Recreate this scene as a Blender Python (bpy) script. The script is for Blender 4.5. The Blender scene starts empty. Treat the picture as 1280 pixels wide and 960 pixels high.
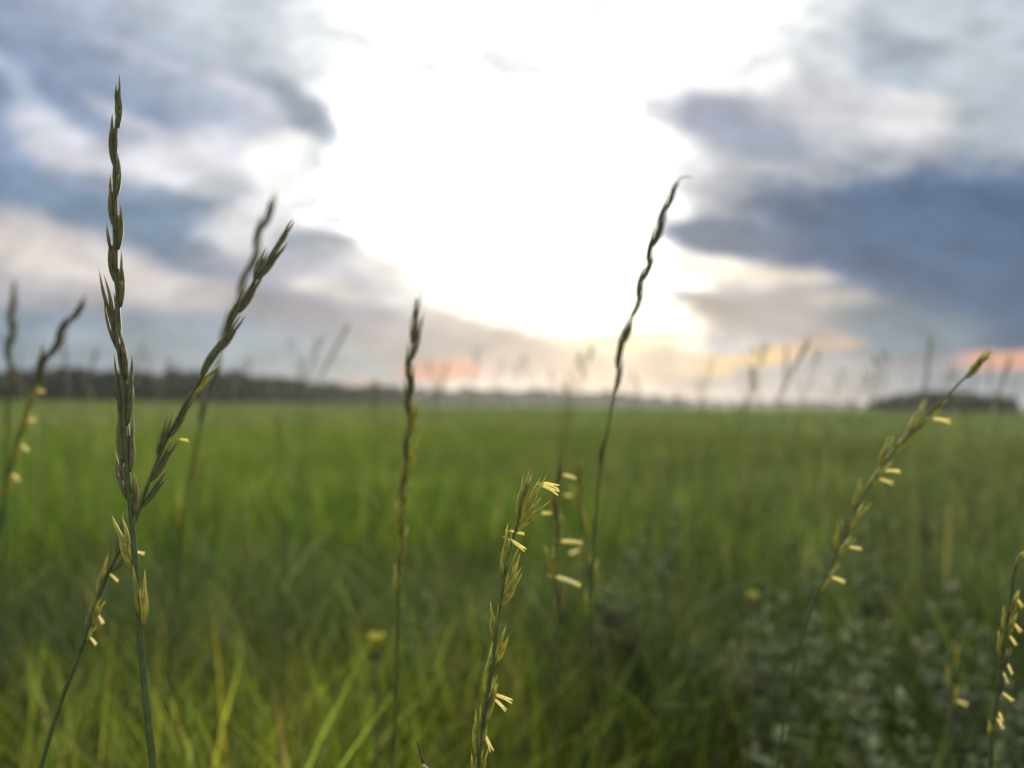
import bpy, math, random
import numpy as np
from mathutils import Vector, Matrix

random.seed(7)
rng = np.random.default_rng(11)
SC = bpy.context.scene
COL = SC.collection
R = math.radians

# ------------------------------------------------------------------ camera
EYE = Vector((0, 0, 0.62))
FPX = 960.0                                     # focal length in pixels of a 1280 wide frame
PITCH, ROLL = math.atan(26 / FPX), R(0.72)
fwd = Vector((0, math.cos(PITCH), math.sin(PITCH)))
r0 = Vector((1, 0, 0)); u0 = r0.cross(fwd)
right = r0 * math.cos(ROLL) + u0 * math.sin(ROLL)
up = u0 * math.cos(ROLL) - r0 * math.sin(ROLL)
cam_d = bpy.data.cameras.new('camera')
cam = bpy.data.objects.new('camera', cam_d); COL.objects.link(cam)
M = Matrix((right, up, -fwd)).transposed().to_4x4(); M.translation = EYE
cam.matrix_world = M
cam_d.sensor_width = 36; cam_d.lens = 27
cam_d.clip_start = 0.01; cam_d.clip_end = 20000
cam_d.dof.use_dof = True; cam_d.dof.focus_distance = 0.212; cam_d.dof.aperture_fstop = 7.2
SC.camera = cam

def ray(px, py):                                # direction with unit depth
    return fwd + right * ((px - 640) / FPX) + up * ((480 - py) / FPX)
def at(px, py, d):
    return EYE + ray(px, py) * d

# ------------------------------------------------------------------ sky
def lin(c):
    return tuple(((v / 255) / 12.92 if v <= 10 else ((v / 255 + .055) / 1.055) ** 2.4) for v in c)
SUN_DIR = ray(735, 358).normalized()
SUN_EL = math.asin(SUN_DIR.z); SUN_AZ = math.atan2(SUN_DIR.x, SUN_DIR.y)
world = bpy.data.worlds.new('World'); SC.world = world; world.use_nodes = True
nt = world.node_tree; nt.nodes.clear()
def N(tree, t, **kw):
    n = tree.nodes.new(t)
    for k, v in kw.items(): setattr(n, k, v)
    return n
def setin(n, **kw):
    for k, v in kw.items(): n.inputs[k.replace('_', ' ')].default_value = v
L = nt.links.new
tc = N(nt, 'ShaderNodeTexCoord')
sep = N(nt, 'ShaderNodeSeparateXYZ'); L(tc.outputs['Generated'], sep.inputs[0])
def mth(op, a, b=None, clamp=False):
    n = N(nt, 'ShaderNodeMath', operation=op, use_clamp=clamp)
    for i, v in enumerate((a, b)):
        if v is None: continue
        if isinstance(v, (int, float)): n.inputs[i].default_value = v
        else: L(v, n.inputs[i])
    return n.outputs[0]
yy = mth('MAXIMUM', sep.outputs['Y'], 0.08)
gx = mth('DIVIDE', sep.outputs['X'], yy); gz = mth('DIVIDE', sep.outputs['Z'], yy)
cmb = N(nt, 'ShaderNodeCombineXYZ'); L(gx, cmb.inputs[0]); L(gz, cmb.inputs[1])
G = cmb.outputs[0]
def noise(vec, scale, detail, rough=.55, stretch=(1, 1, 1), rot=0, off=(0, 0, 0), outp='Color'):
    mp = N(nt, 'ShaderNodeMapping'); L(vec, mp.inputs[0])
    mp.inputs['Scale'].default_value = stretch; mp.inputs['Rotation'].default_value = (0, 0, rot); mp.inputs['Location'].default_value = off
    n = N(nt, 'ShaderNodeTexNoise'); L(mp.outputs[0], n.inputs['Vector'])
    setin(n, Scale=scale, Detail=detail, Roughness=rough)
    return n.outputs[outp]
nz = noise(G, 7.0, 5, .6, (1, 1.9, 1), .12)
w1 = N(nt, 'ShaderNodeVectorMath', operation='SUBTRACT'); L(nz, w1.inputs[0]); w1.inputs[1].default_value = (.5, .5, .5)
w2 = N(nt, 'ShaderNodeVectorMath', operation='MULTIPLY'); L(w1.outputs[0], w2.inputs[0]); w2.inputs[1].default_value = (.075, .042, 0)
w3 = N(nt, 'ShaderNodeVectorMath', operation='ADD'); L(G, w3.inputs[0]); L(w2.outputs[0], w3.inputs[1])
W = w3.outputs[0]
edge = mth('MULTIPLY', mth('SUBTRACT', noise(G, 13.0, 5, .62, (1, 2.0, 1), -.15, (3, 1, 0), 'Fac'), .5), 1.15)
# base of the cloud deck, by height
ramp = N(nt, 'ShaderNodeValToRGB'); L(mth('MULTIPLY', sep.outputs['Z'], 1.0, True), ramp.inputs[0])
cr = ramp.color_ramp
cr.elements[0].position = 0; cr.elements[0].color = (*lin((158, 164, 178)), 1)
cr.elements[1].position = 1; cr.elements[1].color = (2.5, 2.48, 2.4, 1)  # unseen zenith, brightened far above the visible deck as added fill
for p, c in ((.1, (172, 172, 184)), (.3, (190, 194, 212)), (.5, (205, 210, 226))):
    e = cr.elements.new(p); e.color = (*lin(c), 1)
col = ramp.outputs[0]
def gno(px, py):
    d = ray(px, py); return d.x / d.y, d.z / d.y
def blob(cx, cy, rx, ry, rot, c, a=.85, soft=.6, k=None, vec=None):
    """an elliptical bank of cloud; rot in degrees, positive = falls to the right; c: sRGB bytes, or linear radiance when k is set"""
    global col
    x, y = gno(cx, cy)
    if not k and c[2] > c[0] + 10: c = (c[0] + 4, c[1] + 1, c[2])
    mp = N(nt, 'ShaderNodeMapping', vector_type='TEXTURE'); L(W, mp.inputs[0])
    mp.inputs['Location'].default_value = (x, y, 0); mp.inputs['Rotation'].default_value = (0, 0, -R(rot) - ROLL)
    mp.inputs['Scale'].default_value = (rx / FPX, ry / FPX, 1)
    ln = N(nt, 'ShaderNodeVectorMath', operation='LENGTH'); L(mp.outputs[0], ln.inputs[0])
    d = mth('ADD', ln.outputs['Value'], edge)
    mr = N(nt, 'ShaderNodeMapRange', interpolation_type='SMOOTHERSTEP'); L(d, mr.inputs[0])
    mr.inputs['From Min'].default_value = 1 + soft; mr.inputs['From Max'].default_value = max(0, 1 - soft)
    mr.inputs['To Min'].default_value = 0; mr.inputs['To Max'].default_value = a
    mx = N(nt, 'ShaderNodeMix', data_type='RGBA'); L(mr.outputs[0], mx.inputs[0])
    L(col, mx.inputs[6]); mx.inputs[7].default_value = (*([v * k for v in c] if k else lin(c)), 1)
    col = mx.outputs[2]
WH = (1, .985, .95)
# thin bright cloud round the sun
blob(690, 150, 330, 260, 0, WH, .9, .6, 1.5)
blob(640, 190, 210, 240, 0, WH, 1, .5, 3.0)
blob(760, 30, 330, 140, 0, WH, .95, .5, 1.8)
blob(900, 60, 170, 80, 0, WH, .9, .6, 1.3)
blob(720, 320, 190, 95, 6, (1, .98, .9), 1, .45, 3.2)
blob(610, 365, 130, 38, 16, (1, .96, .84), .95, .6, 1.4)
# left banks
blob(60, 60, 280, 95, 12, (160, 177, 200), .8)
blob(110, 105, 190, 48, 28, (136, 155, 183), .85)
blob(0, 150, 90, 60, 10, (126, 149, 185), .85)
blob(320, 40, 160, 60, 10, (201, 212, 217), .6)
blob(250, 100, 110, 45, 15, (174, 187, 202), .7)
blob(30, 115, 70, 15, 45, (184, 201, 219), .7)
blob(95, 192, 95, 30, 30, (230, 230, 238), .9)
blob(230, 205, 85, 45, 0, (240, 238, 243), .9)
blob(60, 245, 190, 40, 6, (118, 144, 171), .95)
blob(215, 292, 140, 45, 10, (122, 145, 169), .95)
blob(80, 322, 160, 38, 18, (224, 215, 209), .95)
blob(230, 362, 125, 19, 12, (214, 206, 202), .85)
blob(50, 375, 150, 25, 3, (186, 181, 182), .6)
blob(110, 425, 240, 42, 0, (126, 148, 170), .95)
blob(385, 145, 62, 22, 42, (148, 163, 179), .9)
blob(385, 195, 30, 15, 30, (174, 185, 195), .8)
blob(345, 205, 42, 38, -30, WH, .95, .6, 1.05)
blob(275, 235, 36, 20, 0, (186, 194, 200), .8)
blob(310, 290, 60, 24, 0, (248, 246, 245), .9)
blob(398, 303, 58, 20, 4, (154, 167, 179), .95)
blob(430, 268, 32, 9, 3, (200, 201, 213), .85)
blob(390, 345, 140, 26, 8, (180, 180, 188), .85)
blob(420, 368, 46, 13, 15, (232, 226, 216), .9)
blob(470, 330, 60, 14, 20, (218, 212, 208), .8)
blob(430, 402, 170, 28, 8, (156, 157, 167), .9)
blob(300, 445, 300, 36, 2, (150, 166, 176), .9)
# right banks
blob(1000, 190, 185, 95, 5, (180, 187, 195), .9)
blob(905, 150, 75, 30, 8, (150, 160, 184), .8, .9)
blob(960, 180, 70, 30, 8, (150, 163, 183), .9)
blob(1160, 55, 190, 95, 0, (188, 200, 208), .85)
blob(1120, 75, 60, 42, 30, (166, 180, 195), .85)
blob(1145, 148, 78, 34, 8, (240, 239, 240), .95)
blob(1050, 128, 60, 36, 0, (214, 213, 221), .8)
blob(1235, 175, 70, 50, 0, (168, 179, 190), .85)
blob(960, 248, 120, 30, 3, (162, 171, 183), .9)
blob(1170, 285, 270, 82, -4, (80, 108, 143), 1, .45)
blob(905, 293, 90, 27, 3, (104, 124, 150), 1, .5)
blob(1225, 380, 170, 78, 6, (82, 107, 140), 1, .5)
blob(900, 335, 95, 15, 9, (252, 243, 226), .95)
blob(985, 346, 60, 10, 4, (238, 226, 210), .9)
blob(885, 384, 60, 20, 14, (158, 157, 162), .95)
blob(975, 388, 130, 32, 4, (170, 165, 167), .95)
blob(1050, 378, 56, 11, 3, (202, 193, 186), .8)
blob(1130, 425, 100, 46, 0, (114, 134, 150), .95)
blob(1000, 475, 230, 28, 0, (168, 171, 178), .9)
blob(872, 458, 46, 13, -4, (244, 216, 166), .95)
blob(960, 446, 48, 11, -8, (238, 206, 156), .95)
blob(1035, 430, 38, 12, -6, (200, 178, 162), .9)
blob(1255, 450, 70, 15, -6, (222, 166, 144), .95)
blob(1220, 484, 110, 22, 0, (130, 148, 163), .9)
# low bank under the sun
blob(630, 440, 170, 34, 5, (178, 173, 174), .95)
blob(570, 405, 80, 14, 16, (196, 189, 184), .85)
blob(785, 455, 90, 26, 0, (206, 199, 188), .9)
blob(552, 464, 50, 13, 0, (214, 160, 142), .85, .5)
blob(455, 479, 30, 6, 0, (190, 160, 156), .6)
blob(790, 412, 95, 26, -4, (1, .93, .66), .9, .7, 1.0)
blob(755, 392, 100, 26, 0, (1, .97, .84), 1, .5, 2.0)
blob(785, 424, 66, 13, -4, (1, .9, .58), .75, .8, .98)
blob(165, 150, 60, 12, 25, (205, 208, 222), .7)
blob(290, 110, 50, 12, 30, (214, 216, 226), .7)
blob(180, 70, 70, 10, 22, (196, 203, 220), .7)
blob(130, 232, 60, 8, 12, (150, 164, 190), .7)
blob(330, 262, 26, 22, -20, (250, 250, 250), .85)
blob(290, 340, 60, 10, 14, (150, 160, 180), .7)
blob(640, 78, 48, 22, 10, (218, 223, 231), .85)
blob(500, 68, 75, 14, 22, (228, 232, 238), .8)
blob(735, 8, 60, 10, 0, (226, 230, 234), .7)
blob(740, 172, 22, 8, 0, (243, 244, 246), .8)
blob(600, 390, 60, 7, 14, (250, 240, 215), .7)
mot = mth('ADD', mth('MULTIPLY', noise(W, 11, 5, .62, (1, 1.9, 1), .3, (7, 2, 0), 'Fac'), 1.25), .38)
mm = N(nt, 'ShaderNodeVectorMath', operation='SCALE'); L(col, mm.inputs[0]); L(mot, mm.inputs['Scale'])
sky = N(nt, 'ShaderNodeTexSky', sky_type='NISHITA'); sky.sun_disc = False
sky.sun_elevation = SUN_EL; sky.sun_rotation = SUN_AZ
b1 = N(nt, 'ShaderNodeBackground'); L(sky.outputs[0], b1.inputs[0]); b1.inputs[1].default_value = .08
b2 = N(nt, 'ShaderNodeBackground'); L(mm.outputs[0], b2.inputs[0]); b2.inputs[1].default_value = 1.0
mxs = N(nt, 'ShaderNodeMixShader'); mxs.inputs[0].default_value = .94
L(b1.outputs[0], mxs.inputs[1]); L(b2.outputs[0], mxs.inputs[2])
wo = N(nt, 'ShaderNodeOutputWorld'); L(mxs.outputs[0], wo.inputs[0])

sun_d = bpy.data.lights.new('sun', 'SUN'); sun_d.energy = 5.0; sun_d.angle = R(1.5); sun_d.color = (1, .86, .62)
sun = bpy.data.objects.new('sun', sun_d); COL.objects.link(sun)
sun.rotation_euler = (-SUN_DIR).to_track_quat('-Z', 'Y').to_euler()
vs = SC.view_settings; vs.view_transform = 'Standard'; vs.look = 'None'; vs.gamma = 1; vs.exposure = 0.0; vs.use_curve_mapping = False
SC.render.engine = 'CYCLES'
cy = SC.cycles
cy.use_denoising = True; cy.max_bounces = 6; cy.transparent_max_bounces = 6; cy.transmission_bounces = 4; cy.diffuse_bounces = 3
cy.sample_clamp_indirect = 6

# ------------------------------------------------------------------ materials
def plant_mat(name, c, transl=.4, rough=.5, attr=False, var=.25, scale=60, spec=.35, tip=None):
    m = bpy.data.materials.new(name); m.use_nodes = True
    t = m.node_tree; t.nodes.clear(); l = t.links.new
    if attr:
        src = N(t, 'ShaderNodeAttribute', attribute_name='tint').outputs['Color']
    else:
        rgb = N(t, 'ShaderNodeRGB'); rgb.outputs[0].default_value = (*c, 1); src = rgb.outputs[0]
        if tip:                                 # papery pale margin towards the tips, a real colour of the part
            at_ = N(t, 'ShaderNodeAttribute', attribute_name='pale')
            mx = N(t, 'ShaderNodeMix', data_type='RGBA'); l(at_.outputs['Fac'], mx.inputs[0]); l(src, mx.inputs[6]); mx.inputs[7].default_value = (*tip, 1)
            src = mx.outputs[2]
    g = N(t, 'ShaderNodeNewGeometry')
    nn = N(t, 'ShaderNodeTexNoise'); l(g.outputs['Position'], nn.inputs['Vector']); nn.inputs['Scale'].default_value = scale; nn.inputs['Detail'].default_value = 3
    mr = N(t, 'ShaderNodeMapRange'); l(nn.outputs['Fac'], mr.inputs[0])
    for k, v in (('From Min', .3), ('From Max', .7), ('To Min', 1 - var), ('To Max', 1 + var)): mr.inputs[k].default_value = v
    sc = N(t, 'ShaderNodeVectorMath', operation='SCALE'); l(src, sc.inputs[0]); l(mr.outputs[0], sc.inputs['Scale'])
    p = N(t, 'ShaderNodeBsdfPrincipled'); l(sc.outputs[0], p.inputs['Base Color']); p.inputs['Roughness'].default_value = rough
    p.inputs['Specular IOR Level'].default_value = spec
    tr = N(t, 'ShaderNodeBsdfTranslucent')
    s2 = N(t, 'ShaderNodeVectorMath', operation='MULTIPLY'); l(sc.outputs[0], s2.inputs[0]); s2.inputs[1].default_value = (1.5, 1.45, .75)
    l(s2.outputs[0], tr.inputs[0])
    mx = N(t, 'ShaderNodeMixShader'); mx.inputs[0].default_value = transl
    l(p.outputs[0], mx.inputs[1]); l(tr.outputs[0], mx.inputs[2])
    o = N(t, 'ShaderNodeOutputMaterial'); l(mx.outputs[0], o.inputs[0])
    return m
MAT = {
    'stem': plant_mat('stem_green', (.09, .125, .04), .15, .45, var=.3, scale=300),
    'husk': plant_mat('husk_green', (.225, .22, .135), .5, .55, var=.25, scale=500, spec=.2, tip=(.42, .40, .22)),
    'husk_mid': plant_mat('husk_mid_lit_tone', (.40, .40, .14), .62, .55, var=.25, scale=500, spec=.2, tip=(.56, .52, .3)),  # lighter copy of the husk, sunlit look put into its colour
    'husk_lit': plant_mat('husk_lit_tone', (.40, .40, .14), .6, .55, var=.2, scale=500, spec=.2, tip=(.62, .56, .34)),  # lit copy of the husk, sun glow raised in its albedo
    'husk_red': plant_mat('husk_reddish', (.32, .27, .14), .55, .5, var=.2, scale=500, tip=(.4, .3, .22)),
    'anther': plant_mat('anther_cream', (.84, .79, .52), .4, .6, var=.12, scale=700),
    'grass': plant_mat('grass_blade', (0, 0, 0), .5, .6, attr=True, var=.25, scale=3, spec=.12),
    'grey': plant_mat('downy_leaf', (.25, .29, .185), .5, .9, var=.35, scale=25, spec=.05),
    'yellow': plant_mat('petal_yellow', (.42, .40, .05), .4, .6, var=.1, scale=200),
    'tree': plant_mat('tree_leaf', (.022, .042, .026), .05, .6, var=.3, scale=.5),
}
def bark():
    m = bpy.data.materials.new('bark'); m.use_nodes = True
    t = m.node_tree; p = t.nodes['Principled BSDF']; p.inputs['Roughness'].default_value = .9
    n = N(t, 'ShaderNodeTexNoise'); n.inputs['Scale'].default_value = 8
    r = N(t, 'ShaderNodeValToRGB'); t.links.new(n.outputs['Fac'], r.inputs[0]); t.links.new(r.outputs[0], p.inputs['Base Color'])
    r.color_ramp.elements[0].color = (.05, .04, .03, 1); r.color_ramp.elements[1].color = (.14, .11, .085, 1)
    return m
MAT['bark'] = bark()

# ------------------------------------------------------------------ mesh helpers
class MB:
    def __init__(s): s.v = []; s.f = []; s.p = []
    def tube(s, pts, rad, n=6, flat=1.0, flat_dir=None, pale=None):
        """tapered tube; flat squashes it along flat_dir; pale: one 0..1 value per ring"""
        base = len(s.v); k = len(pts)
        for i, p in enumerate(pts):
            t = (pts[min(i + 1, k - 1)] - pts[max(i - 1, 0)]).normalized()
            a = flat_dir.copy() if flat_dir is not None else Vector((.31, -.2, .93)) if abs(t.z) < .8 else Vector((1, .13, 0))
            a = (a - t * a.dot(t)).normalized(); b = t.cross(a)
            for j in range(n):
                q = 2 * math.pi * j / n
                s.v.append(p + (a * math.cos(q) * flat + b * math.sin(q)) * rad[i])
                s.p.append(pale[i] if pale else 0)
        for i in range(k - 1):
            for j in range(n):
                s.f.append((base + i * n + j, base + i * n + (j + 1) % n, base + (i + 1) * n + (j + 1) % n, base + (i + 1) * n + j))
        s.f.append(tuple(base + j for j in reversed(range(n)))); s.f.append(tuple(base + (k - 1) * n + j for j in range(n)))
    def mesh(s, name, mat, smooth=True, origin=None):
        me = bpy.data.meshes.new(name)
        o = origin or Vector((0, 0, 0))
        me.from_pydata([tuple(q - o) for q in s.v], [], s.f); me.materials.append(mat)
        if any(s.p):
            a = me.attributes.new('pale', 'FLOAT', 'POINT'); a.data.foreach_set('value', s.p)
        if smooth: me.polygons.foreach_set('use_smooth', [True] * len(me.polygons))
        me.update(); return me
def link(name, me, parent=None, loc=None):
    o = bpy.data.objects.new(name, me); COL.objects.link(o)
    if parent is not None: o.parent = parent
    if loc is not None: o.location = loc
    return o
def tag(o, label, cat=None, group=None, kind=None):
    if label: o['label'] = label
    if cat: o['category'] = cat
    if group: o['group'] = group
    if kind: o['kind'] = kind
    return o
def empty(name, loc):
    o = bpy.data.objects.new(name, None); COL.objects.link(o); o.location = loc; o.empty_display_size = .02
    return o
def catmull(P, n=8):
    out = []
    for i in range(len(P) - 1):
        a = P[max(i - 1, 0)]; b = P[i]; c = P[i + 1]; d = P[min(i + 2, len(P) - 1)]
        for k in range(n):
            t = k / n
            out.append(.5 * ((2 * b) + (c - a) * t + (2 * a - 5 * b + 4 * c - d) * t * t + (3 * b - a - 3 * c + d) * t ** 3))
    out.append(P[-1]); return out

def lemma(mb, base, d, L_, w, side, bend=.03, flat=.6):
    """one husk scale: a pointed boat, widest below the middle, flattened across 'side'"""
    prof = ((0, .35), (.1, .72), (.25, .98), (.42, 1), (.6, .82), (.78, .5), (.92, .2), (1, .03))
    pts = []; rad = []; pale = []
    for t, k in prof:
        pts.append(base + d * (L_ * t) + side * (L_ * bend * math.sin(math.pi * t)))
        rad.append(w * k); pale.append(max(0, (t - .5) / .5) ** 2)
    if random.random() < .45:                    # a short awn
        q = random.uniform(1.1, 1.3); pts.append(base + d * (L_ * q) + side * (L_ * random.uniform(-.02, .06))); rad.append(w * .02); pale.append(1)
    mb.tube(pts, rad, 7, flat, side.copy(), pale)

def spikelet_mesh(base, axis, side, view, L_, W_, n=4, spread=.12, gape=0):
    """axis: where it points; side: towards its outer edge; scales overlap closely in two ranks in the plane of axis and side"""
    mb = MB()
    mb.tube([base - axis * L_ * .02, base + axis * L_ * .6], [W_ * .1, W_ * .08], 5)
    for i in range(n):
        t = i / max(1, n - 1); sg = 1 if i % 2 == 0 else -1
        ll = L_ * random.uniform(.48, .62)
        b = base + axis * min(L_ * .46 * t, L_ - ll) + side * sg * W_ * .10
        dd = (axis + side * sg * (spread * random.uniform(.2, .7) + gape * (.4 + t) - .05) + view * random.uniform(-.05, .05)).normalized()
        lemma(mb, b, dd, ll, W_ * random.uniform(.29, .37), side * sg, .03)
    gl = L_ * random.uniform(.6, .72)
    lemma(mb, base + side * W_ * .2, (axis + side * (.03 + gape * .5)).normalized(), gl, W_ * .3, side, .05)
    return mb

def anther(mb, base, d, L_, w, fork=.22):
    """two pale pollen sacs on a short thread, gaping apart at the free end"""
    s = d.cross(fwd).normalized(); droop = random.uniform(.02, .2)
    s = (s + fwd * random.uniform(-.7, .7)).normalized()
    mb.tube([base - d * L_ * .35, base - d * L_ * .15 - up * L_ * .02, base + d * L_ * .1], [w * .09, w * .09, w * .1], 4)
    for sg in (-1, 1):
        pts = [base + d * L_ * t + s * sg * (w * .32 + fork * L_ * max(0, t - .45) ** 1.6 * 1.6) - up * (L_ * droop * t * t) for t in (0, .12, .35, .6, .82, .95, 1)]
        mb.tube(pts, [w * .12, w * .34, w * .4, w * .4, w * .36, w * .3, w * .1], 6)

# ------------------------------------------------------------------ the stalks in the foreground
def stalk(name, label, cps, d_top, d_bot, spk, stem_px=(3, 7), cat='grass stalk', group=None, base_shift=(0, .03), mat='husk', stem='stem', leaf=None):
    """cps: image points from the tip down; the depth runs from d_top to d_bot; below the last one the stem goes on to the ground.
    spk rows: (y on the stem, side -1/+1, length px, angle deg, width px, material or None, anthers [(t, angle from right deg, length px)])"""
    y0, y1 = cps[0][1], cps[-1][1]
    dep = lambda y: d_top + (d_bot - d_top) * (y - y0) / max(1, (y1 - y0))
    P = [at(x, y, dep(y)) for x, y in cps]
    last = P[-1]; drift = (P[-1] - P[-2]).normalized()
    foot = Vector((last.x + base_shift[0] + drift.x * .12, max(.05, last.y + base_shift[1] + drift.y * .1), 0))
    seg = (P[-1] - P[-2]).length; tot = (foot - last).length; k = 1.0; acc = seg; hp0 = P[-1]
    while acc < tot * .8:
        u_ = acc / tot; w_ = (1 - u_) ** 2
        P.append(last.lerp(foot, u_) + (drift * acc - (foot - last) * u_) * w_ * .9); k *= 1.5; acc += seg * k
    P.append(foot)
    C = catmull(P, 8)
    root = empty(name, foot); tag(root, label, cat, group)
    n = len(C); ntop = (len(cps) - 1) * 8
    rad = []
    for i, p in enumerate(C):
        dd = max(.05, (p - EYE).dot(fwd))
        t = min(1, i / ntop)
        px = stem_px[0] + (stem_px[1] - stem_px[0]) * t
        dd = dep(min(y1, y0 + (y1 - y0) * t))
        rad.append(px / FPX * dd / 2)
    rad[0] *= .4
    mb = MB(); mb.tube(C, rad, 7)
    # a node ring or two on the bare stem
    for f in (.55, .78):
        i = ntop + int((n - 1 - ntop) * f)
        a, b = C[i], C[min(i + 1, n - 1)]; t = (b - a).normalized()
        mb.tube([a - t * .004, a - t * .002, a + t * .002, a + t * .004], [rad[i], rad[i] * 1.5, rad[i] * 1.5, rad[i]], 8)
    link('stem', mb.mesh('stem', MAT[stem], origin=foot), root)
    # proper image y of each curve point, to hang the spikelets on
    def img(p):
        q = p - EYE; z = q.dot(fwd); return 640 + FPX * q.dot(right) / z, 480 - FPX * q.dot(up) / z
    ys = [img(p)[1] for p in C]
    for row in spk:
        soft = d_top > .31 and mat == 'husk'
        row = (row[0], row[1], row[2] * (1.12 if soft and row[0] < 640 else 1.15 if mat == 'husk' and row[0] < 640 else 1), row[3], row[4] * (.56 if soft else .64), *row[5:])
        y, sd, lp, ang, wp, mt, anth = list(row) + [12, None, []][len(row) - 4:]
        i = min(range(len(C)), key=lambda k: abs(ys[k] - y))
        if y <= ys[0]: p = C[0].copy(); i = 0
        else:
            j = i + 1 if ys[i] < y else i - 1
            j = max(0, min(len(C) - 1, j)); f = 0 if ys[j] == ys[i] else (y - ys[i]) / (ys[j] - ys[i]); p = C[i].lerp(C[j], max(0, min(1, f)))
        d = (p - EYE).dot(fwd); s = d / FPX
        t = (C[max(0, i - 1)] - C[min(len(C) - 1, i + 1)]).normalized()
        out = (t.cross(fwd)).normalized()
        if out.dot(right) < 0: out = -out
        out = out * sd if sd else out
        view = -fwd
        a = R(ang)
        axis = (t * math.cos(a) + out * math.sin(a) + view * random.uniform(-.15, .15)).normalized()
        sdv = (out - axis * out.dot(axis)).normalized()
        base = p + out * rad[i] * .6
        m = spikelet_mesh(base, axis, sdv, view, lp * s, (wp or 12) * s, random.choice((4, 5, 5, 6)) if lp > 30 else 3, .12, .10 if mt == 'husk_lit' else .02 if lp > 45 else .05)
        so = link('spikelet', m.mesh('spikelet', MAT[mt or mat], origin=base), root, base - foot)
        for (ta, aa, la, *fk) in anth:
            b = base + axis * lp * s * ta + sdv * (wp or 12) * s * .2
            aa += random.uniform(-14, 10)
            ad = (right * math.cos(R(aa)) + up * math.sin(R(aa)) - fwd * random.uniform(-.1, .35)).normalized()
            am = MB(); anther(am, b + ad * 3 * s, ad, la * s * .85, max(2.4, min(3.6, la * .125)) * s, fk[0] if fk else random.uniform(.04, .16))
            link('anther', am.mesh('anther', MAT['anther'], origin=b), so, b - base)
    if leaf:
        for (y, sd, lp, ang) in leaf: pass
    return root

# A: the tall dark one, sharp
stalk('grass_stalk', 'tallest upright dark grass spike, in sharp focus, with two open husks low down',
      [(148, 110), (146, 160), (143, 230), (145, 290), (146, 350), (150, 420), (154, 490), (157, 560), (163, 630), (169, 700), (174, 770), (180, 850), (192, 962)], .212, .208,
      [(160, 1, 62, -4, 12), (206, -1, 66, 1, 14), (248, 1, 64, 2, 14), (284, -1, 66, 3, 15), (312, 1, 62, 3, 15), (352, -1, 66, 2, 16), (384, 1, 70, 2, 16),
       (440, -1, 92, 7, 15), (436, -1, 70, 3, 14), (474, 1, 62, 1, 15), (512, -1, 62, 1, 14), (532, 1, 80, 4, 15), (578, -1, 88, 1, 24), (590, 1, 66, 3, 15), (624, -1, 70, 8, 15), (645, 1, 56, 9, 13, None, []),
       (712, -1, 76, 14, 19, 'husk_lit', []), (784, 1, 80, 3, 18, 'husk_lit', [])], (2.5, 9))
# B: leaning across it, a little soft
stalk('grass_stalk', 'dark grass spike leaning across the tallest one, with a forked tip',
      [(350, 300), (328, 335), (300, 383), (268, 445), (238, 495), (208, 550), (185, 605), (165, 660), (140, 705), (120, 755), (100, 815), (75, 880), (50, 962)], .262, .245,
      [(310, 1, 40, -3, 12), (348, 1, 56, 8, 14), (350, -1, 42, 12, 12), (390, 1, 60, 3, 16), (415, -1, 60, 3, 14), (440, 1, 52, 8, 14), (470, -1, 56, 3, 15), (495, 1, 50, 3, 13, 'husk_lit'),
       (545, 1, 58, 3, 14), (570, -1, 52, 3, 13), (600, 1, 60, 13, 14, None, [(.9, 10, 14)]), (632, 1, 52, 20, 13), (655, -1, 50, 8, 12), (690, -1, 60, 22, 12, None, []),
       (715, 1, 46, 24, 12, None, [(.8, 0, 15)]), (745, -1, 52, 5, 13, 'husk_lit', [(.6, -35, 20)]), (778, 1, 36, 12, 11, 'husk_lit', [(.4, -50, 14)]), (790, -1, 30, 8, 9, None, []), (800, 1, 22, 14, 8, 'husk_lit', [(.3, -35, 15)])], (3.5, 6), base_shift=(-.05, .05))
# C: blurred behind B
stalk('grass_stalk', 'blurred grass spike rising behind the forked tip of the leaning one',
      [(338, 250), (325, 295), (308, 345), (290, 395), (272, 450), (255, 515), (240, 585), (228, 650), (218, 760), (205, 962)], .56, .6,
      [(285, 1, 46, 2, 15), (312, -1, 44, 4, 14), (340, 1, 46, 4, 14), (370, -1, 48, 3, 14), (400, 1, 46, 3, 14), (432, -1, 46, 4, 13), (480, 1, 40, 4, 12), (530, -1, 38, 4, 12), (600, 1, 40, 4, 12, 'husk_lit'), (660, -1, 44, 3, 12, 'husk_lit')], (3, 3.2))
# D
stalk('grass_stalk', 'blurred grass spike leaning right at the far left edge, pale anthers lower down',
      [(104, 378), (85, 405), (66, 435), (48, 470), (34, 510), (22, 550), (10, 595), (0, 650), (-20, 800), (-40, 962)], .5, .5,
      [(400, 1, 36, 2, 13), (425, -1, 38, 4, 13), (445, 1, 38, 4, 13), (470, -1, 40, 4, 13), (490, 1, 36, 4, 12), (515, 1, 36, 6, 12, 'husk_lit', [(.7, 20, 14)]), (545, 1, 34, 6, 12, 'husk_lit', [(.6, 0, 14)]), (585, 1, 36, 6, 12, 'husk_lit', [(.8, -20, 13)]), (620, 1, 34, 4, 12, 'husk_lit', [(.8, -30, 13)])], (4, 5))
# E
stalk('grass_stalk', 'faint upright grass spike furthest left, half hidden against the blue cloud',
      [(17, 352), (15, 395), (12, 450), (8, 540), (4, 700), (0, 962)], .95, 1.0,
      [(392, 1, 42, 2, 11), (412, -1, 40, 2, 11), (432, 1, 40, 3, 11), (455, -1, 40, 3, 10), (480, 1, 40, 3, 9), (510, -1, 40, 3, 9)], (3, 4))
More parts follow.
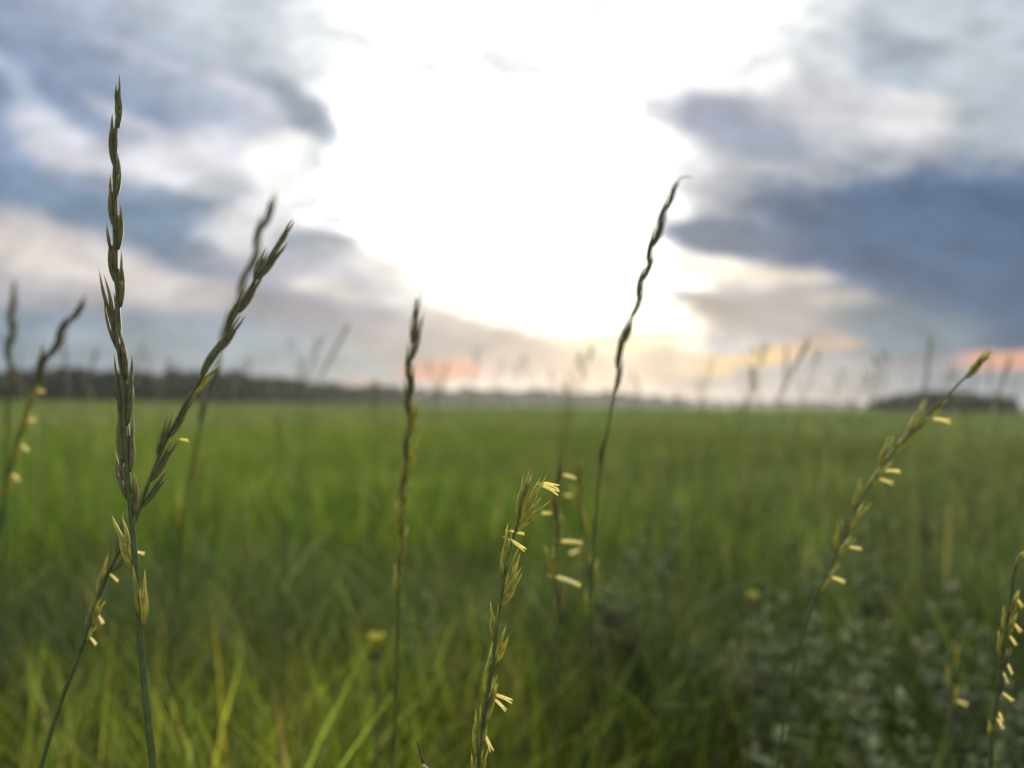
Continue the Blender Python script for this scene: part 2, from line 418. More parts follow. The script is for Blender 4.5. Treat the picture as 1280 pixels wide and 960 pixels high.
# F
stalk('grass_stalk', 'slim upright grass spike with dark tip and pale lower husks, left of the sun glow',
      [(521, 372), (518, 410), (513, 455), (511, 500), (510, 550), (506, 600), (502, 660), (499, 720), (497, 780), (495, 870), (490, 962)], .335, .35,
      [(430, -1, 64, -1, 11), (450, 1, 58, 8, 12), (478, -1, 50, 3, 12), (500, 1, 46, 4, 12), (518, -1, 48, 4, 10), (545, 1, 50, 8, 17, 'husk_lit'), (575, -1, 42, 5, 11), (600, 1, 56, 7, 17, 'husk_lit'), (625, -1, 46, 4, 14, 'husk_red'),
       (640, 1, 44, 4, 11, 'husk_lit'), (668, -1, 44, 4, 17, 'husk_lit'), (705, 1, 52, 2, 17, 'husk_lit'), (742, -1, 42, 2, 17, 'husk_lit')], (2.5, 4))
# G: central, in flower
G_ = stalk('grass_stalk', 'short flowering grass spike in sharp focus at centre, cream anthers poking out to its right',
      [(655, 612), (648, 650), (636, 690), (629, 730), (621, 780), (616, 830), (607, 880), (600, 925), (597, 962)], .205, .203,
      [(640, -1, 58, -4, 11, 'husk_mid', []), (655, 1, 72, 12, 12, 'husk_mid', [(.82, 5, 24), (.78, -18, 27)]), (650, -1, 62, 2, 12, 'husk_lit', []), (664, 1, 60, 24, 11, 'husk_lit', []),
       (722, -1, 68, 2, 15, 'husk_mid', [(.86, 2, 22), (.72, -12, 28)]), (745, 1, 66, 12, 16, 'husk_mid', []), (760, 1, 58, 22, 15, 'husk_mid', []),
       (800, -1, 50, 4, 13, 'husk_lit', []), (832, 1, 52, 14, 15, 'husk_lit', []), (870, -1, 70, 2, 14, 'husk_mid', []), (885, 1, 46, 12, 15, 'husk_mid', []),
       (906, 1, 62, 6, 18, 'husk_mid', [(.62, 2, 26), (.55, -25, 22)]), (945, -1, 64, 3, 16, 'husk_mid', []), (930, 1, 46, 4, 13, 'husk_mid', [(.3, -55, 22)]), (975, 1, 40, 10, 14, 'husk_mid', []), (985, -1, 44, 6, 14, 'husk_mid', [])], (2.5, 6))
stalk('grass_stalk', 'tip of a short grass spike just entering at the bottom, one cream anther beside it',
      [(521, 925), (527, 945), (536, 965), (548, 1000), (556, 1060)], .208, .21,
      [(960, -1, 30, -2, 6), (975, 1, 30, 20, 7, None, [(.25, 130, 20)]), (1000, -1, 40, 6, 12)], (2, 5))
# H: two blurred ones linked by pale anthers
stalk('grass_stalk', 'reddish blurred grass spike with horizontal pale anthers, right beside the sharp flowering one',
      [(700, 572), (695, 620), (697, 660), (694, 710), (698, 770), (697, 860), (694, 962)], .33, .34,
      [(610, 1, 42, 4, 11, 'husk_red', [(.4, 10, 20, 0)]), (650, -1, 46, 4, 12, 'husk_red', [(.2, 170, 16)]), (680, 1, 44, 4, 11, 'husk_mid', [(.1, 9, 31, .03)]), (720, -1, 44, 8, 13, 'husk_lit', [(.0, 2, 38, .02)]), (768, 1, 50, 2, 14, 'husk_red', [])], (2.5, 3), mat='husk_mid')
stalk('grass_stalk', 'pale ragged blurred grass spike behind the reddish one',
      [(720, 565), (724, 620), (730, 670), (738, 720), (741, 775), (748, 860), (752, 962)], .46, .48,
      [(610, 1, 42, 5, 12, 'husk_mid'), (640, -1, 40, 8, 12, 'husk_lit', [(.5, 160, 14)]), (675, 1, 40, 8, 12, 'husk_mid', []), (705, -1, 40, 8, 13, 'husk_lit', [(.5, 190, 16)]), (735, 1, 40, 8, 14, 'husk_lit', []), (775, -1, 40, 4, 13, 'husk_lit', [])], (2.5, 3), mat='husk_mid')
# I: against the sun
stalk('grass_stalk', 'bent dark grass spike standing against the sun glow, hair thin awn at its tip',
      [(846, 228), (834, 258), (822, 290), (811, 325), (801, 360), (791, 393), (782, 420), (775, 450), (768, 490), (759, 540), (750, 590), (744, 660), (736, 780), (725, 962)], .34, .37,
      [(262, 1, 38, -3, 12), (285, -1, 44, 2, 12), (308, 1, 46, 3, 13), (328, -1, 44, 4, 13), (350, 1, 44, 4, 13), (372, -1, 46, 4, 12), (395, 1, 44, 3, 10), (440, -1, 42, 3, 11), (428, 1, 40, 4, 10), (462, -1, 40, 3, 11), (490, 1, 42, 3, 10), (580, -1, 34, 4, 9)], (3, 3))
# J
stalk('grass_stalk', 'grass spike leaning right with cream anthers underneath, its tip crossing the right hand tree clump',
      [(1236, 446), (1215, 463), (1190, 488), (1162, 514), (1132, 545), (1105, 578), (1084, 610), (1066, 645), (1046, 690), (1022, 742), (1002, 800), (985, 870), (972, 962)], .30, .33,
      [(472, 1, 52, -2, 15), (468, -1, 30, 6, 4), (520, 1, 42, 7, 10), (540, -1, 50, 12, 8), (545, 1, 50, 8, 10, None, [(.7, -4, 26)]), (570, 1, 52, 8, 10, 'husk_mid', []), (585, -1, 44, 16, 9), (610, 1, 46, 6, 10, 'husk_lit', [(.6, 10, 22), (.35, -18, 20)]), (640, -1, 46, 8, 9, 'husk_mid', []),
       (662, 1, 46, 9, 9, 'husk_lit', []), (690, -1, 44, 16, 8, 'husk_mid', []), (695, 1, 36, 16, 9, 'husk_lit', [(.5, -10, 18)]), (740, 1, 46, 8, 10, 'husk_lit', [(.5, 0, 20)])], (2.5, 3.2), mat='husk_mid')
# K
stalk('grass_stalk', 'yellow green grass spike at the right edge hung with a row of cream anthers',
      [(1276, 692), (1268, 712), (1264, 745), (1258, 785), (1252, 825), (1247, 865), (1241, 905), (1238, 962)], .27, .28,
      [(712, 1, 32, 14, 10, 'husk_lit', []), (772, 1, 40, 5, 13, 'husk_lit', [(.7, -50, 13)]), (790, -1, 36, 3, 11, 'husk_lit', []), (795, 1, 34, 8, 12, 'husk_lit', [(.6, -60, 15), (.1, -50, 15)]), (822, -1, 36, 3, 11, 'husk_lit', []), (838, 1, 34, 8, 12, 'husk', [(.4, -55, 14), (.0, -60, 14)]),
       (870, 1, 34, 8, 10, 'husk', [(.2, -25, 17)]), (895, 1, 30, 8, 9, 'husk', [(.3, -65, 16), (.0, -60, 15)]), (920, -1, 24, 6, 9, 'husk_lit', [])], (3, 6))
# L
stalk('grass_stalk', 'small soft grass spike in front of the grey green weeds near the right edge',
      [(1193, 800), (1191, 840), (1190, 885), (1188, 962)], .42, .42,
      [(838, 1, 36, 4, 11, 'husk_lit'), (860, -1, 34, 4, 11, 'husk_lit'), (885, 1, 34, 8, 12, 'husk_lit', [(.3, -30, 16)]), (905, -1, 30, 6, 10)], (3, 4))
# hair awn at I's tip
I_ = [o for o in COL.objects if o.get('label', '').startswith('bent dark')][0]
am = MB(); b = at(845, 230, .34); am.tube([b, at(849, 223, .34), at(857, 221, .34), at(866, 222, .342)], [.0006, .0004, .0003, .0002], 5)
link('awn', am.mesh('awn', MAT['stem'], origin=I_.location), I_)

# ------------------------------------------------------------------ setting: ground
def ground():
    rs = [0, .3, .6, 1, 1.6, 2.5, 4, 6, 9, 14, 22, 35, 55, 90, 150, 250, 400, 700, 1200, 2000, 2800]; K = 64
    v = [(0, 0, 0)]; f = []
    for r in rs[1:]:
        for j in range(K):
            a = 2 * math.pi * j / K
            x, y = r * math.cos(a), r * math.sin(a)
            z = 0
            v.append((x, y, z))
    for j in range(K): f.append((0, 1 + j, 1 + (j + 1) % K))
    for i in range(len(rs) - 2):
        for j in range(K):
            a, b = 1 + i * K + j, 1 + i * K + (j + 1) % K
            f.append((a, a + K, b + K, b))
    me = bpy.data.meshes.new('ground'); me.from_pydata(v, [], f); me.update()
    m = bpy.data.materials.new('field_ground'); m.use_nodes = True
    t = m.node_tree; l = t.links.new; p = t.nodes['Principled BSDF']; p.inputs['Roughness'].default_value = .9; p.inputs['Specular IOR Level'].default_value = 0
    g = N(t, 'ShaderNodeNewGeometry')
    n1 = N(t, 'ShaderNodeTexNoise'); l(g.outputs['Position'], n1.inputs['Vector']); n1.inputs['Scale'].default_value = .04; n1.inputs['Detail'].default_value = 6
    n2 = N(t, 'ShaderNodeTexNoise'); l(g.outputs['Position'], n2.inputs['Vector']); n2.inputs['Scale'].default_value = 2.5; n2.inputs['Detail'].default_value = 6
    ad = N(t, 'ShaderNodeMath', operation='ADD'); l(n1.outputs['Fac'], ad.inputs[0]); l(n2.outputs['Fac'], ad.inputs[1])
    hf = N(t, 'ShaderNodeMath', operation='MULTIPLY'); l(ad.outputs[0], hf.inputs[0]); hf.inputs[1].default_value = .5
    r = N(t, 'ShaderNodeValToRGB'); l(hf.outputs[0], r.inputs[0])
    r.color_ramp.elements[0].position = .35; r.color_ramp.elements[0].color = (.055, .085, .025, 1)
    r.color_ramp.elements[1].position = .65; r.color_ramp.elements[1].color = (.10, .14, .04, 1)
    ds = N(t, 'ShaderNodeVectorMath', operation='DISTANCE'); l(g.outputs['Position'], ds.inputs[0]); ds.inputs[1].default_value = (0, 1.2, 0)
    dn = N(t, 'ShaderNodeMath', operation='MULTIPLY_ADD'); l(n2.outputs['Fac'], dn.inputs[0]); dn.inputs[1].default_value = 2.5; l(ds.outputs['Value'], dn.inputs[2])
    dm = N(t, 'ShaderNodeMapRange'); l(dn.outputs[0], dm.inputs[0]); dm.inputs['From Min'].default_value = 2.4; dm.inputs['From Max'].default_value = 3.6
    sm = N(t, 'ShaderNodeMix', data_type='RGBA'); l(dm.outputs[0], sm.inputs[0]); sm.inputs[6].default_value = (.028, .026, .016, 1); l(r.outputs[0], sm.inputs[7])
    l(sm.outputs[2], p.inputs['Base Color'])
    me.materials.append(m)
    tag(link('ground', me), None, None, None, 'structure')
ground()

# ------------------------------------------------------------------ grass, one sheet of blades per zone
def blades(name, label, x, y, h, w, tint, seg=3, droop=(.2, .9)):
    n = len(x)
    phi = rng.uniform(0, 2 * np.pi, n); lean = rng.uniform(*droop, n) * h; face = rng.uniform(0, 2 * np.pi, n)
    rows = seg + 1; V = np.zeros((n, rows * 2 - 1, 3), np.float32)
    for i in range(rows):
        t = i / seg
        cx = x + np.cos(phi) * lean * t ** 2; cyy = y + np.sin(phi) * lean * t ** 2
        cz = h * (t - .28 * (lean / h) * t ** 2)
        ww = w * (1 - t ** 1.6) * .5
        if i < seg:
            V[:, 2 * i, 0] = cx - np.cos(face) * ww; V[:, 2 * i, 1] = cyy - np.sin(face) * ww; V[:, 2 * i, 2] = cz
            V[:, 2 * i + 1, 0] = cx + np.cos(face) * ww; V[:, 2 * i + 1, 1] = cyy + np.sin(face) * ww; V[:, 2 * i + 1, 2] = cz
        else:
            V[:, 2 * i, 0] = cx; V[:, 2 * i, 1] = cyy; V[:, 2 * i, 2] = cz
    k = rows * 2 - 1
    base = (np.arange(n) * k)[:, None]
    quads = np.array([(2 * i, 2 * i + 1, 2 * i + 3, 2 * i + 2) for i in range(seg - 1)])
    tri = np.array([2 * (seg - 1), 2 * (seg - 1) + 1, 2 * seg])
    pat = np.concatenate([quads.ravel(), tri])
    loops = (base + pat[None]).ravel().astype(np.int32)
    lens = np.tile(np.array([4] * (seg - 1) + [3]), n)
    starts = np.concatenate([[0], np.cumsum(lens)[:-1]]).astype(np.int32)
    me = bpy.data.meshes.new(name)
    me.vertices.add(n * k); me.vertices.foreach_set('co', V.ravel())
    me.loops.add(len(loops)); me.loops.foreach_set('vertex_index', loops)
    me.polygons.add(len(lens)); me.polygons.foreach_set('loop_start', starts)
    me.update(calc_edges=True)
    a = me.attributes.new('tint', 'FLOAT_COLOR', 'POINT')
    c = np.ones((n, k, 4), np.float32); c[:, :, :3] = tint[:, None, :]
    a.data.foreach_set('color', c.ravel())
    me.polygons.foreach_set('use_smooth', np.ones(len(lens), bool))
    me.materials.append(MAT['grass'])
    tag(link(name, me), label, 'grass', None, 'stuff')
def wedge(n, r0_, r1, half=R(52), power=2.0):
    r = (rng.uniform(0, 1, n) * (r1 ** power - r0_ ** power) + r0_ ** power) ** (1 / power)
    a = rng.uniform(-half, half, n)
    return r * np.sin(a), r * np.cos(a)
def smooth_noise(x, y, s, seed):
    q = np.random.default_rng(seed); out = 0
    for i in range(6):
        kx, ky = q.normal(0, 1 / s, 2); out = out + np.sin(kx * x + ky * y + q.uniform(0, 6.28))
    return out / 6 ** .5
def tints(n, pal, p, jit=.22):
    pal = np.array(pal); t = pal[rng.choice(len(pal), n, p=p)]
    return t * rng.lognormal(0, jit, (n, 1)) * rng.lognormal(0, .08, (n, 3))
GREEN = [(.085, .125, .02), (.14, .165, .03), (.06, .095, .022), (.12, .13, .04), (.12, .095, .045)]
# near sward
x, y = wedge(18000, .28, 1.3)
keep = rng.uniform(0, 1, len(x)) < .5 + .7 * np.clip(smooth_noise(x, y, .07, 9), -1, 1) - .25 * np.clip(x / y * 1.6, -.4, 1)
x, y = x[keep], y[keep]
h = rng.uniform(.12, .34, len(x)) * (1.15 - .25 * np.clip((np.hypot(x, y) - .6) / .6, 0, 1) - .3 * np.clip(x / y, -.3, .6)) * (1 + .18 * smooth_noise(x, y, .18, 1))
blades('meadow_grass', 'loose tangle of green grass blades growing below the spikes', x, y, h, np.minimum(rng.lognormal(math.log(.0048), .4, len(x)), .008), tints(len(x), GREEN, [.38, .30, .17, .08, .07], .5), 5, (.1, .8))
# the thinner strip behind it: darker herbs, with shade also put into the palette
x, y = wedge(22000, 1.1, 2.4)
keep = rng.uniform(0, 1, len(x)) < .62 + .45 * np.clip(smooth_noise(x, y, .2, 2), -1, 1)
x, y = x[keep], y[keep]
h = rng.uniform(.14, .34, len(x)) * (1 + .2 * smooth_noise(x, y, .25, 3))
blades('shade_toned_grass', 'mixed grass and low herbs in a strip behind the nearest blades, colour darkened for shade', x, y, h, rng.uniform(.003, .0075, len(x)), tints(len(x), [(.042, .07, .024), (.058, .09, .028), (.046, .07, .036), (.085, .078, .04)], [.4, .3, .2, .1], .5), 4, (.2, .95))
# the open field: lush on the left, thinner and more olive towards the right
def FT(x, y, pal, olive=(.86, .74, 1.75)):
    t = tints(len(x), pal, [.5, .3, .2], .18)
    k = np.clip(.5 + 1.1 * x / np.maximum(y, .1) + .25 * smooth_noise(x, y, .25 * np.hypot(x, y).mean(), 21), 0, 1)[:, None]
    return t * (1 - k) + t * np.array(olive) * k
x, y = wedge(3600, 2.2, 16, power=1.4)
blades('seed_stems', 'thin pale seed stems scattered through the open field', x, y, rng.uniform(.28, .5, len(x)), rng.uniform(.002, .005, len(x)) * (1 + np.hypot(x, y) * .05), tints(len(x), [(.17, .18, .09), (.13, .16, .06), (.2, .18, .11)], [.4, .4, .2]), 3, (.02, .25))
x, y = wedge(90000, 2.6, 14, power=1.5)
h = rng.uniform(.16, .32, len(x)) * (1 + .15 * smooth_noise(x, y, .9, 4))
blades('field_grass', 'even bright green grass of the open field', x, y, h, rng.uniform(.005, .012, len(x)) * (1 + np.hypot(x, y) * .06), FT(x, y, [(.085, .145, .022), (.10, .15, .03), (.07, .125, .03)]), 3, (.1, .7))
x, y = wedge(60000, 13, 90, power=1.3)
h = rng.uniform(.18, .34, len(x)) * (1 + .15 * smooth_noise(x, y, 5, 5))
blades('far_grass', 'far green grass running out towards the tree line', x, y, h, rng.uniform(.02, .05, len(x)) * (1 + np.hypot(x, y) * .03), FT(x, y, [(.10, .135, .06), (.11, .145, .068), (.09, .125, .06)], (.86, .9, 1.05)), 3, (.1, .6))  # palette greyed to carry haze in the blade colour

# ------------------------------------------------------------------ blurred grass stalks behind
def head_template(k):
    """a stem about 0.75 m tall with an upright spike; every third one nods"""
    H = random.uniform(.7, .8); nod = (.02, .05, .10, .03, .0, .06)[k]
    P = [Vector((0, 0, 0)), Vector((.004, 0, H * .35)), Vector((.0, .004, H * .65)), Vector((nod * .35, 0, H * .85)), Vector((nod, 0, H))]
    C = catmull(P, 6)
    st = MB(); st.tube(C, [.0014 - .0008 * i / (len(C) - 1) for i in range(len(C))], 5)
    hd = MB(); n = len(C)
    for j in range(14):
        f = .80 + .2 * j / 14
        p = C[min(n - 1, int(f * (n - 1)))]; q = C[min(n - 1, int(f * (n - 1)) + 1)]
        p = p.lerp(q, f * (n - 1) % 1)
        t = (C[min(n - 1, int(f * (n - 1)) + 1)] - C[int(f * (n - 1)) - 1]).normalized()
        a = j * math.pi + random.uniform(-.3, .3)
        out = Vector((math.cos(a), math.sin(a), 0))
        axis = (t + out * (.12 if k != 3 else .4)).normalized()
        lemma(hd, p, axis, .017, .0014, out, .05); lemma(hd, p + axis * .003, (axis + out * .1).normalized(), .012, .0013, out, .05)
    return st.mesh('stem', MAT['stem']), hd.mesh('seed_head', MAT['husk'])
def panicle_template():
    """a looser, feathery head on a thin bent stem"""
    H = random.uniform(.72, .8); nod = random.uniform(.02, .07)
    C = catmull([Vector((0, 0, 0)), Vector((.006, 0, H * .4)), Vector((nod * .3, .004, H * .78)), Vector((nod, 0, H))], 8); n = len(C)
    st = MB(); st.tube(C, [.0013 - .0009 * i / (n - 1) for i in range(n)], 5); hd = MB()
    for j in range(16):
        f = .72 + .27 * j / 15; p = C[int(f * (n - 1))]; a = random.uniform(0, 6.28); Lb = .05 * (1.1 - (f - .72) * 3.2)
        o = Vector((math.cos(a) * .55, math.sin(a) * .55, 1)).normalized(); tip = p + o * Lb
        hd.tube([p, p + o * Lb * .6, tip], [.0003, .0003, .0002], 4)
        for q in (.45, .7, .9): lemma(hd, p + o * Lb * q, (o + Vector((random.uniform(-.4, .4), random.uniform(-.4, .4), .3))).normalized(), .008, .001, Vector((math.cos(a), math.sin(a), 0)))
    return st.mesh('stem', MAT['stem']), hd.mesh('seed_head', MAT['husk'])
TPL = [head_template(k) for k in range(6)] + [panicle_template() for _ in range(4)]
LAB = 'faint out of focus grass stalk poking above the horizon far behind the sharp spikes'
def back_stalk(tip_px, tip_py, d, k, flip, label=LAB, group='blurred grass stalks behind'):
    d *= random.uniform(1.1, 1.7); k = random.choice((k, random.randrange(6, 10))); tip = at(tip_px, tip_py + random.uniform(-8, 14), d)
    st, hd = TPL[k]
    s = tip.z / max(v.co.z for v in st.vertices)
    o = empty('grass_stalk', (tip.x - st.vertices[-1].co.x * s * flip, tip.y, 0))
    o.scale = (s * flip, s, s)
    o.rotation_euler = (random.uniform(-.06, .06), random.uniform(-.1, .1), random.uniform(-.6, .6)); o.location.x -= math.sin(o.rotation_euler.y) * tip.z; o.location.y += math.sin(o.rotation_euler.x) * tip.z; tag(o, label, 'grass stalk', group)
    link('stem', st, o); link('seed_head', hd, o)
for px, py, d, k, fl in [(410, 408, 1.0, 1, 1), (437, 415, .8, 2, 1), (600, 440, 1.1, 0, 1), (650, 452, 1.3, 4, 1), (715, 430, 1.0, 0, 1), (742, 428, .9, 5, 1), (872, 470, 1.3, 0, -1), (893, 440, 1.2, 1, 1), (957, 428, .72, 0, 1), (985, 440, 1.1, 4, 1), (1003, 424, .78, 5, 1),
        (1038, 425, .85, 5, 1), (1060, 455, .9, 0, 1), (1115, 440, .9, 1, 1), (1150, 430, .95, 0, 1), (1262, 450, .8, 5, 1), (1275, 470, 1.2, 0, 1), (118, 430, 1.0, 1, 1), (86, 415, .9, 0, -1), (312, 440, 1.1, 0, 1), (368, 438, 1.3, 4, 1), (555, 455, 1.4, 1, 1), (535, 460, 1.2, 0, -1),
        (805, 455, 1.3, 0, 1), (680, 462, 1.5, 1, -1), (1180, 460, 1.4, 4, 1), (1220, 470, 1.3, 0, 1), (215, 455, 1.4, 0, 1), (30, 440, 1.2, 5, 1), (470, 465, 1.6, 0, 1), (930, 465, 1.4, 1, -1), (1080, 470, 1.5, 0, 1), (1240, 440, 1.5, 0, -1), (845, 478, 1.6, 0, 1)]:
    back_stalk(px, py, d, k, fl)
for i in range(26):
    back_stalk(random.choice((random.uniform(560, 1300), random.uniform(-40, 480))), random.uniform(428, 490), random.uniform(1.0, 1.9), random.randrange(10), random.choice((-1, 1)))
for i in range(34):                             # lower ones, their heads among the grass
    back_stalk(random.uniform(-80, 1360), random.uniform(515, 640), random.uniform(.8, 1.9), random.randrange(6), random.choice((-1, 1)),
               'pale out of focus grass stalk with its seed head below the horizon', 'blurred grass stalks among the grass')

# ------------------------------------------------------------------ grey-green downy weeds and a yellow bud
def weed_template():
    H = random.uniform(.28, .36)
    st = MB(); lf = MB()
    main = catmull([Vector((0, 0, 0)), Vector((random.uniform(-.015, .015), random.uniform(-.015, .015), H * .5)), Vector((random.uniform(-.02, .02), random.uniform(-.02, .02), H))], 8)
    shoots = [main]
    for _ in range(random.randint(5, 8)):       # side shoots rising from the lower stem
        b = main[random.randint(3, 11)]; a = random.uniform(0, 6.28); r = random.uniform(.02, .06); h = random.uniform(.05, .13)
        shoots.append(catmull([b, b + Vector((math.cos(a) * r * .7, math.sin(a) * r * .7, h * .4)), b + Vector((math.cos(a) * r, math.sin(a) * r, h))], 5))
    for m, C in enumerate(shoots):
        n = len(C); st.tube(C, [(.0020 if m == 0 else .0012) * (1 - .6 * i / (n - 1)) for i in range(n)], 6)
        for j in range(46 if m == 0 else 20):
            f = random.uniform(.2 if m == 0 else .1, 1); p = C[int(f * (n - 1))]; a = random.uniform(0, 6.28)
            o = Vector((math.cos(a), math.sin(a), random.uniform(.3, 2.2))).normalized()
            Ln = random.uniform(.012, .036) * (1.2 - .5 * f)
            for dv in ((0, .6, -.6) if random.random() < .6 else (0,)):
                q = Vector((o.x * math.cos(dv) - o.y * math.sin(dv), o.x * math.sin(dv) + o.y * math.cos(dv), o.z + random.uniform(-.2, .2))).normalized()
                ll = Ln * (1 if dv == 0 else random.uniform(.4, .75)); w = random.uniform(.6, 1.2)
                pts = [p + q * ll * t + Vector((0, 0, -.25 * ll * t * t)) for t in (0, .2, .5, .8, 1)]
                lf.tube(pts, [.0006, .0026 * w, .004 * w, .0026 * w, .0005], 5, .2, Vector((o.x, o.y, random.uniform(0, 1))))
    return st.mesh('stem', MAT['stem']), lf.mesh('foliage', MAT['grey'])
WT = [weed_template() for _ in range(7)]
for px, py, d in [(1080, 655, 1.35), (1105, 665, 1.5), (1205, 745, .95), (1180, 780, 1.0), (990, 775, 1.05), (960, 770, 1.1), (1060, 790, .95), (1090, 800, .9), (985, 905, .62), (830, 650, 1.5), (800, 675, 1.35), (770, 690, 1.3), (1150, 890, .7), (1240, 860, .8), (945, 745, 1.2), (1160, 620, 1.9), (545, 760, 1.2), (1020, 690, 1.5)]:
    tip = at(px, py - 22, d); st, lf = random.choice(WT)
    s = max(.15, tip.z) / max(v.co.z for v in lf.vertices)
    o = empty('weed', (tip.x, tip.y, 0)); o.scale = (1, 1, s); o.rotation_euler = (0, 0, random.uniform(0, 6.28))
    tag(o, 'soft grey green weed with downy lobed leaves standing in the grass', 'weed', 'grey green weeds in the grass')
    link('stem', st, o); link('foliage', lf, o)
def flower(px, py, d, label):
    tip = at(px, py, d); o = empty('wildflower', (tip.x, tip.y, 0)); tag(o, label, 'flower')
    st = MB(); st.tube(catmull([Vector((0, 0, 0)), Vector((.004, 0, tip.z * .5)), Vector((0, 0, tip.z))], 5), [.0014] * 11, 6)
    link('stem', st.mesh('stem', MAT['stem']), o)
    pt = MB(); b = Vector((0, 0, tip.z))
    for j in range(9):
        a = j * 2.4; q = Vector((math.cos(a) * .45, math.sin(a) * .45, 1)).normalized()
        pt.tube([b, b + q * .004, b + q * .010, b + q * .016], [.001, .0032, .0034, .0008], 6, .4, Vector((math.cos(a), math.sin(a), 0)))
    link('petals', pt.mesh('petals', MAT['yellow']), o)
    cx = MB(); cx.tube([b - Vector((0, 0, .006)), b - Vector((0, 0, .003)), b + Vector((0, 0, .004))], [.0014, .0034, .003], 7)
    link('calyx', cx.mesh('calyx', MAT['stem']), o)
flower(470, 815, .62, 'single small yellow flower bud low in the grass, below the slim upright spike')
flower(940, 755, .95, 'yellowish blurred flower bud among the grey green weeds')

# ------------------------------------------------------------------ trees on the horizon
def tree_template(H, Wd, seed):
    q = random.Random(seed)
    tr = MB(); tr.tube([Vector((0, 0, -.3)), Vector((.1, 0, H * .3)), Vector((0, .1, H * .6)), Vector((0, 0, H * .9))], [H * .03, H * .022, H * .014, H * .004], 7)
    for j in range(6):
        a = j * 1.05; z = H * q.uniform(.25, .5)
        tr.tube([Vector((0, 0, z)), Vector((math.cos(a) * Wd * .2, math.sin(a) * Wd * .2, z + H * .12)), Vector((math.cos(a) * Wd * .36, math.sin(a) * Wd * .36, z + H * .22))], [H * .011, H * .007, H * .003], 5)
    cr_ = MB(); clumps = []
    for j in range(26):
        a = q.uniform(0, 6.28); zz = q.uniform(.04, .95); rr = Wd * .42 * math.sin(math.pi * min(.97, zz * .85 + .12)) * q.uniform(.4, 1)
        clumps.append((Vector((math.cos(a) * rr, math.sin(a) * rr, zz * H)), q.uniform(.12, .2) * Wd))
    for c, r in clumps:
        for _ in range(90):
            d = Vector((q.gauss(0, 1), q.gauss(0, 1), q.gauss(0, 1))).normalized() * r * q.uniform(.5, 1.1)
            p = c + d; u = Vector((q.gauss(0, 1), q.gauss(0, 1), q.gauss(0, 1))).normalized(); w = u.orthogonal().normalized(); s = q.uniform(.4, .75)
            b = len(cr_.v); cr_.v += [p - u * s, p + w * s * .6, p + u * s, p - w * s * .6]; cr_.p += [0] * 4; cr_.f.append((b, b + 1, b + 2, b + 3))
    return tr.mesh('trunk', MAT['bark']), cr_.mesh('crown', MAT['tree'], False), H
TT = [tree_template(10, 8, 1), tree_template(10, 9.5, 2), tree_template(10, 7, 3), tree_template(10, 10, 4)]
def tree(px, dist, height, label, group, wide=1.0):
    d = ray(px, 505); p = Vector((d.x, d.y, 0)) * dist
    tr, cr_, H = random.choice(TT)
    o = empty('tree', (p.x, p.y, 0)); s = height / H
    o.scale = (s * wide, s * wide, s); o.rotation_euler = (0, 0, random.uniform(0, 6.28))
    tag(o, label, 'tree', group)
    link('trunk', tr, o); link('crown', cr_, o)
def profile(px, pts):
    for (a, ha), (b, hb) in zip(pts, pts[1:]):
        if a <= px <= b: return ha + (hb - ha) * (px - a) / (b - a)
    return pts[-1][1]
px = -220
left = [(-220, 30), (0, 36), (60, 34), (130, 37), (180, 32), (215, 38), (250, 33), (285, 37), (340, 31), (400, 26), (460, 22), (500, 20)]
while px < 500:
    hp = profile(px, left); dist = random.uniform(330, 380)
    tree(px, dist, hp / FPX * dist * random.uniform(.85, 1.12), 'dark distant tree in the long wood on the horizon left of the sun', 'trees of the long wood', 1.15)
    px += random.uniform(5, 8.5)
px = 490
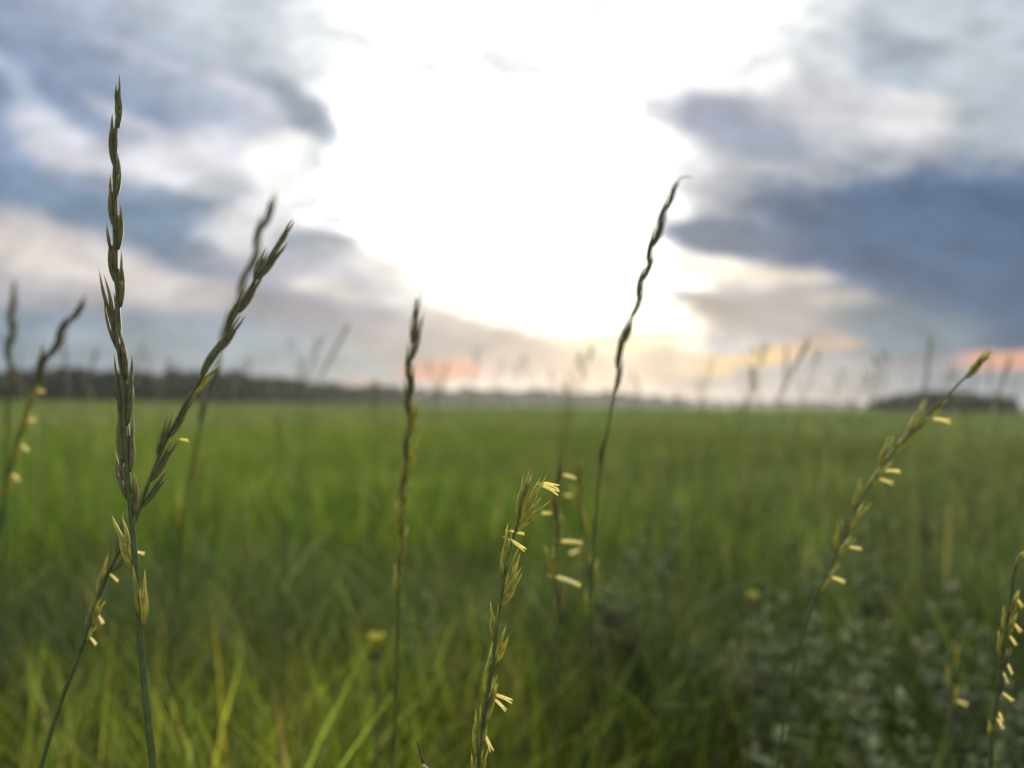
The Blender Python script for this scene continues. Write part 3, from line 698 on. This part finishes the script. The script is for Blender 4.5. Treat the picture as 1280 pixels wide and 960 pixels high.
while px < 860:
    dist = random.uniform(650, 760); hp = profile(px, [(490, 20), (640, 19), (760, 18), (860, 12)])
    tree(px, dist, hp / FPX * dist * random.uniform(.85, 1.12), 'tiny far tree in the thin dark line under the sun glow', 'trees of the thin far line', 1.3)
    px += random.uniform(6, 9)
px = 850
while px < 1080:
    dist = random.uniform(1100, 1300)
    tree(px, dist, 10 / FPX * dist * random.uniform(.8, 1.15), 'barely visible tree on the lowest stretch of horizon right of the sun', 'trees of the lowest horizon', 1.5)
    px += random.uniform(5, 8)
px = 1082
rightp = [(1082, 8), (1100, 17), (1140, 23), (1165, 28), (1200, 24), (1235, 21), (1265, 18), (1280, 8)]
while px < 1276:
    hp = profile(px, rightp); dist = random.uniform(260, 300)
    tree(px, dist, hp / FPX * dist * random.uniform(.9, 1.1), 'dark round tree in the isolated clump on the horizon at the right edge', 'trees of the isolated clump', 1.2)
    px += random.uniform(8, 12)
px = 1285
while px < 1500:
    tree(px, 1200, 7 / FPX * 1200, 'barely visible tree on the lowest stretch of horizon right of the sun', 'trees of the lowest horizon', 1.5)
    px += random.uniform(7, 10)

# ------------------------------------------------------------------ haze
def haze():
    mb = bpy.data.meshes.new('haze'); X, Y0, Y1, Z0, Z1 = 2900, -2900, 2900, -1, 17
    v = [(x, y, z) for z in (Z0, Z1) for x, y in ((-X, Y0), (X, Y0), (X, Y1), (-X, Y1))]
    mb.from_pydata(v, [], [(3, 2, 1, 0), (4, 5, 6, 7), (0, 1, 5, 4), (1, 2, 6, 5), (2, 3, 7, 6), (3, 0, 4, 7)])
    m = bpy.data.materials.new('haze'); m.use_nodes = True; t = m.node_tree; t.nodes.clear()
    p = N(t, 'ShaderNodeVolumePrincipled'); p.inputs['Color'].default_value = (.86, .9, .96, 1); p.inputs['Density'].default_value = HAZE; p.inputs['Anisotropy'].default_value = .65
    o = N(t, 'ShaderNodeOutputMaterial'); t.links.new(p.outputs[0], o.inputs['Volume'])
    mb.materials.append(m); tag(link('haze', mb), 'thin pale air over the field that greys the far trees', 'haze', None, 'stuff')
HAZE = .0001
haze()
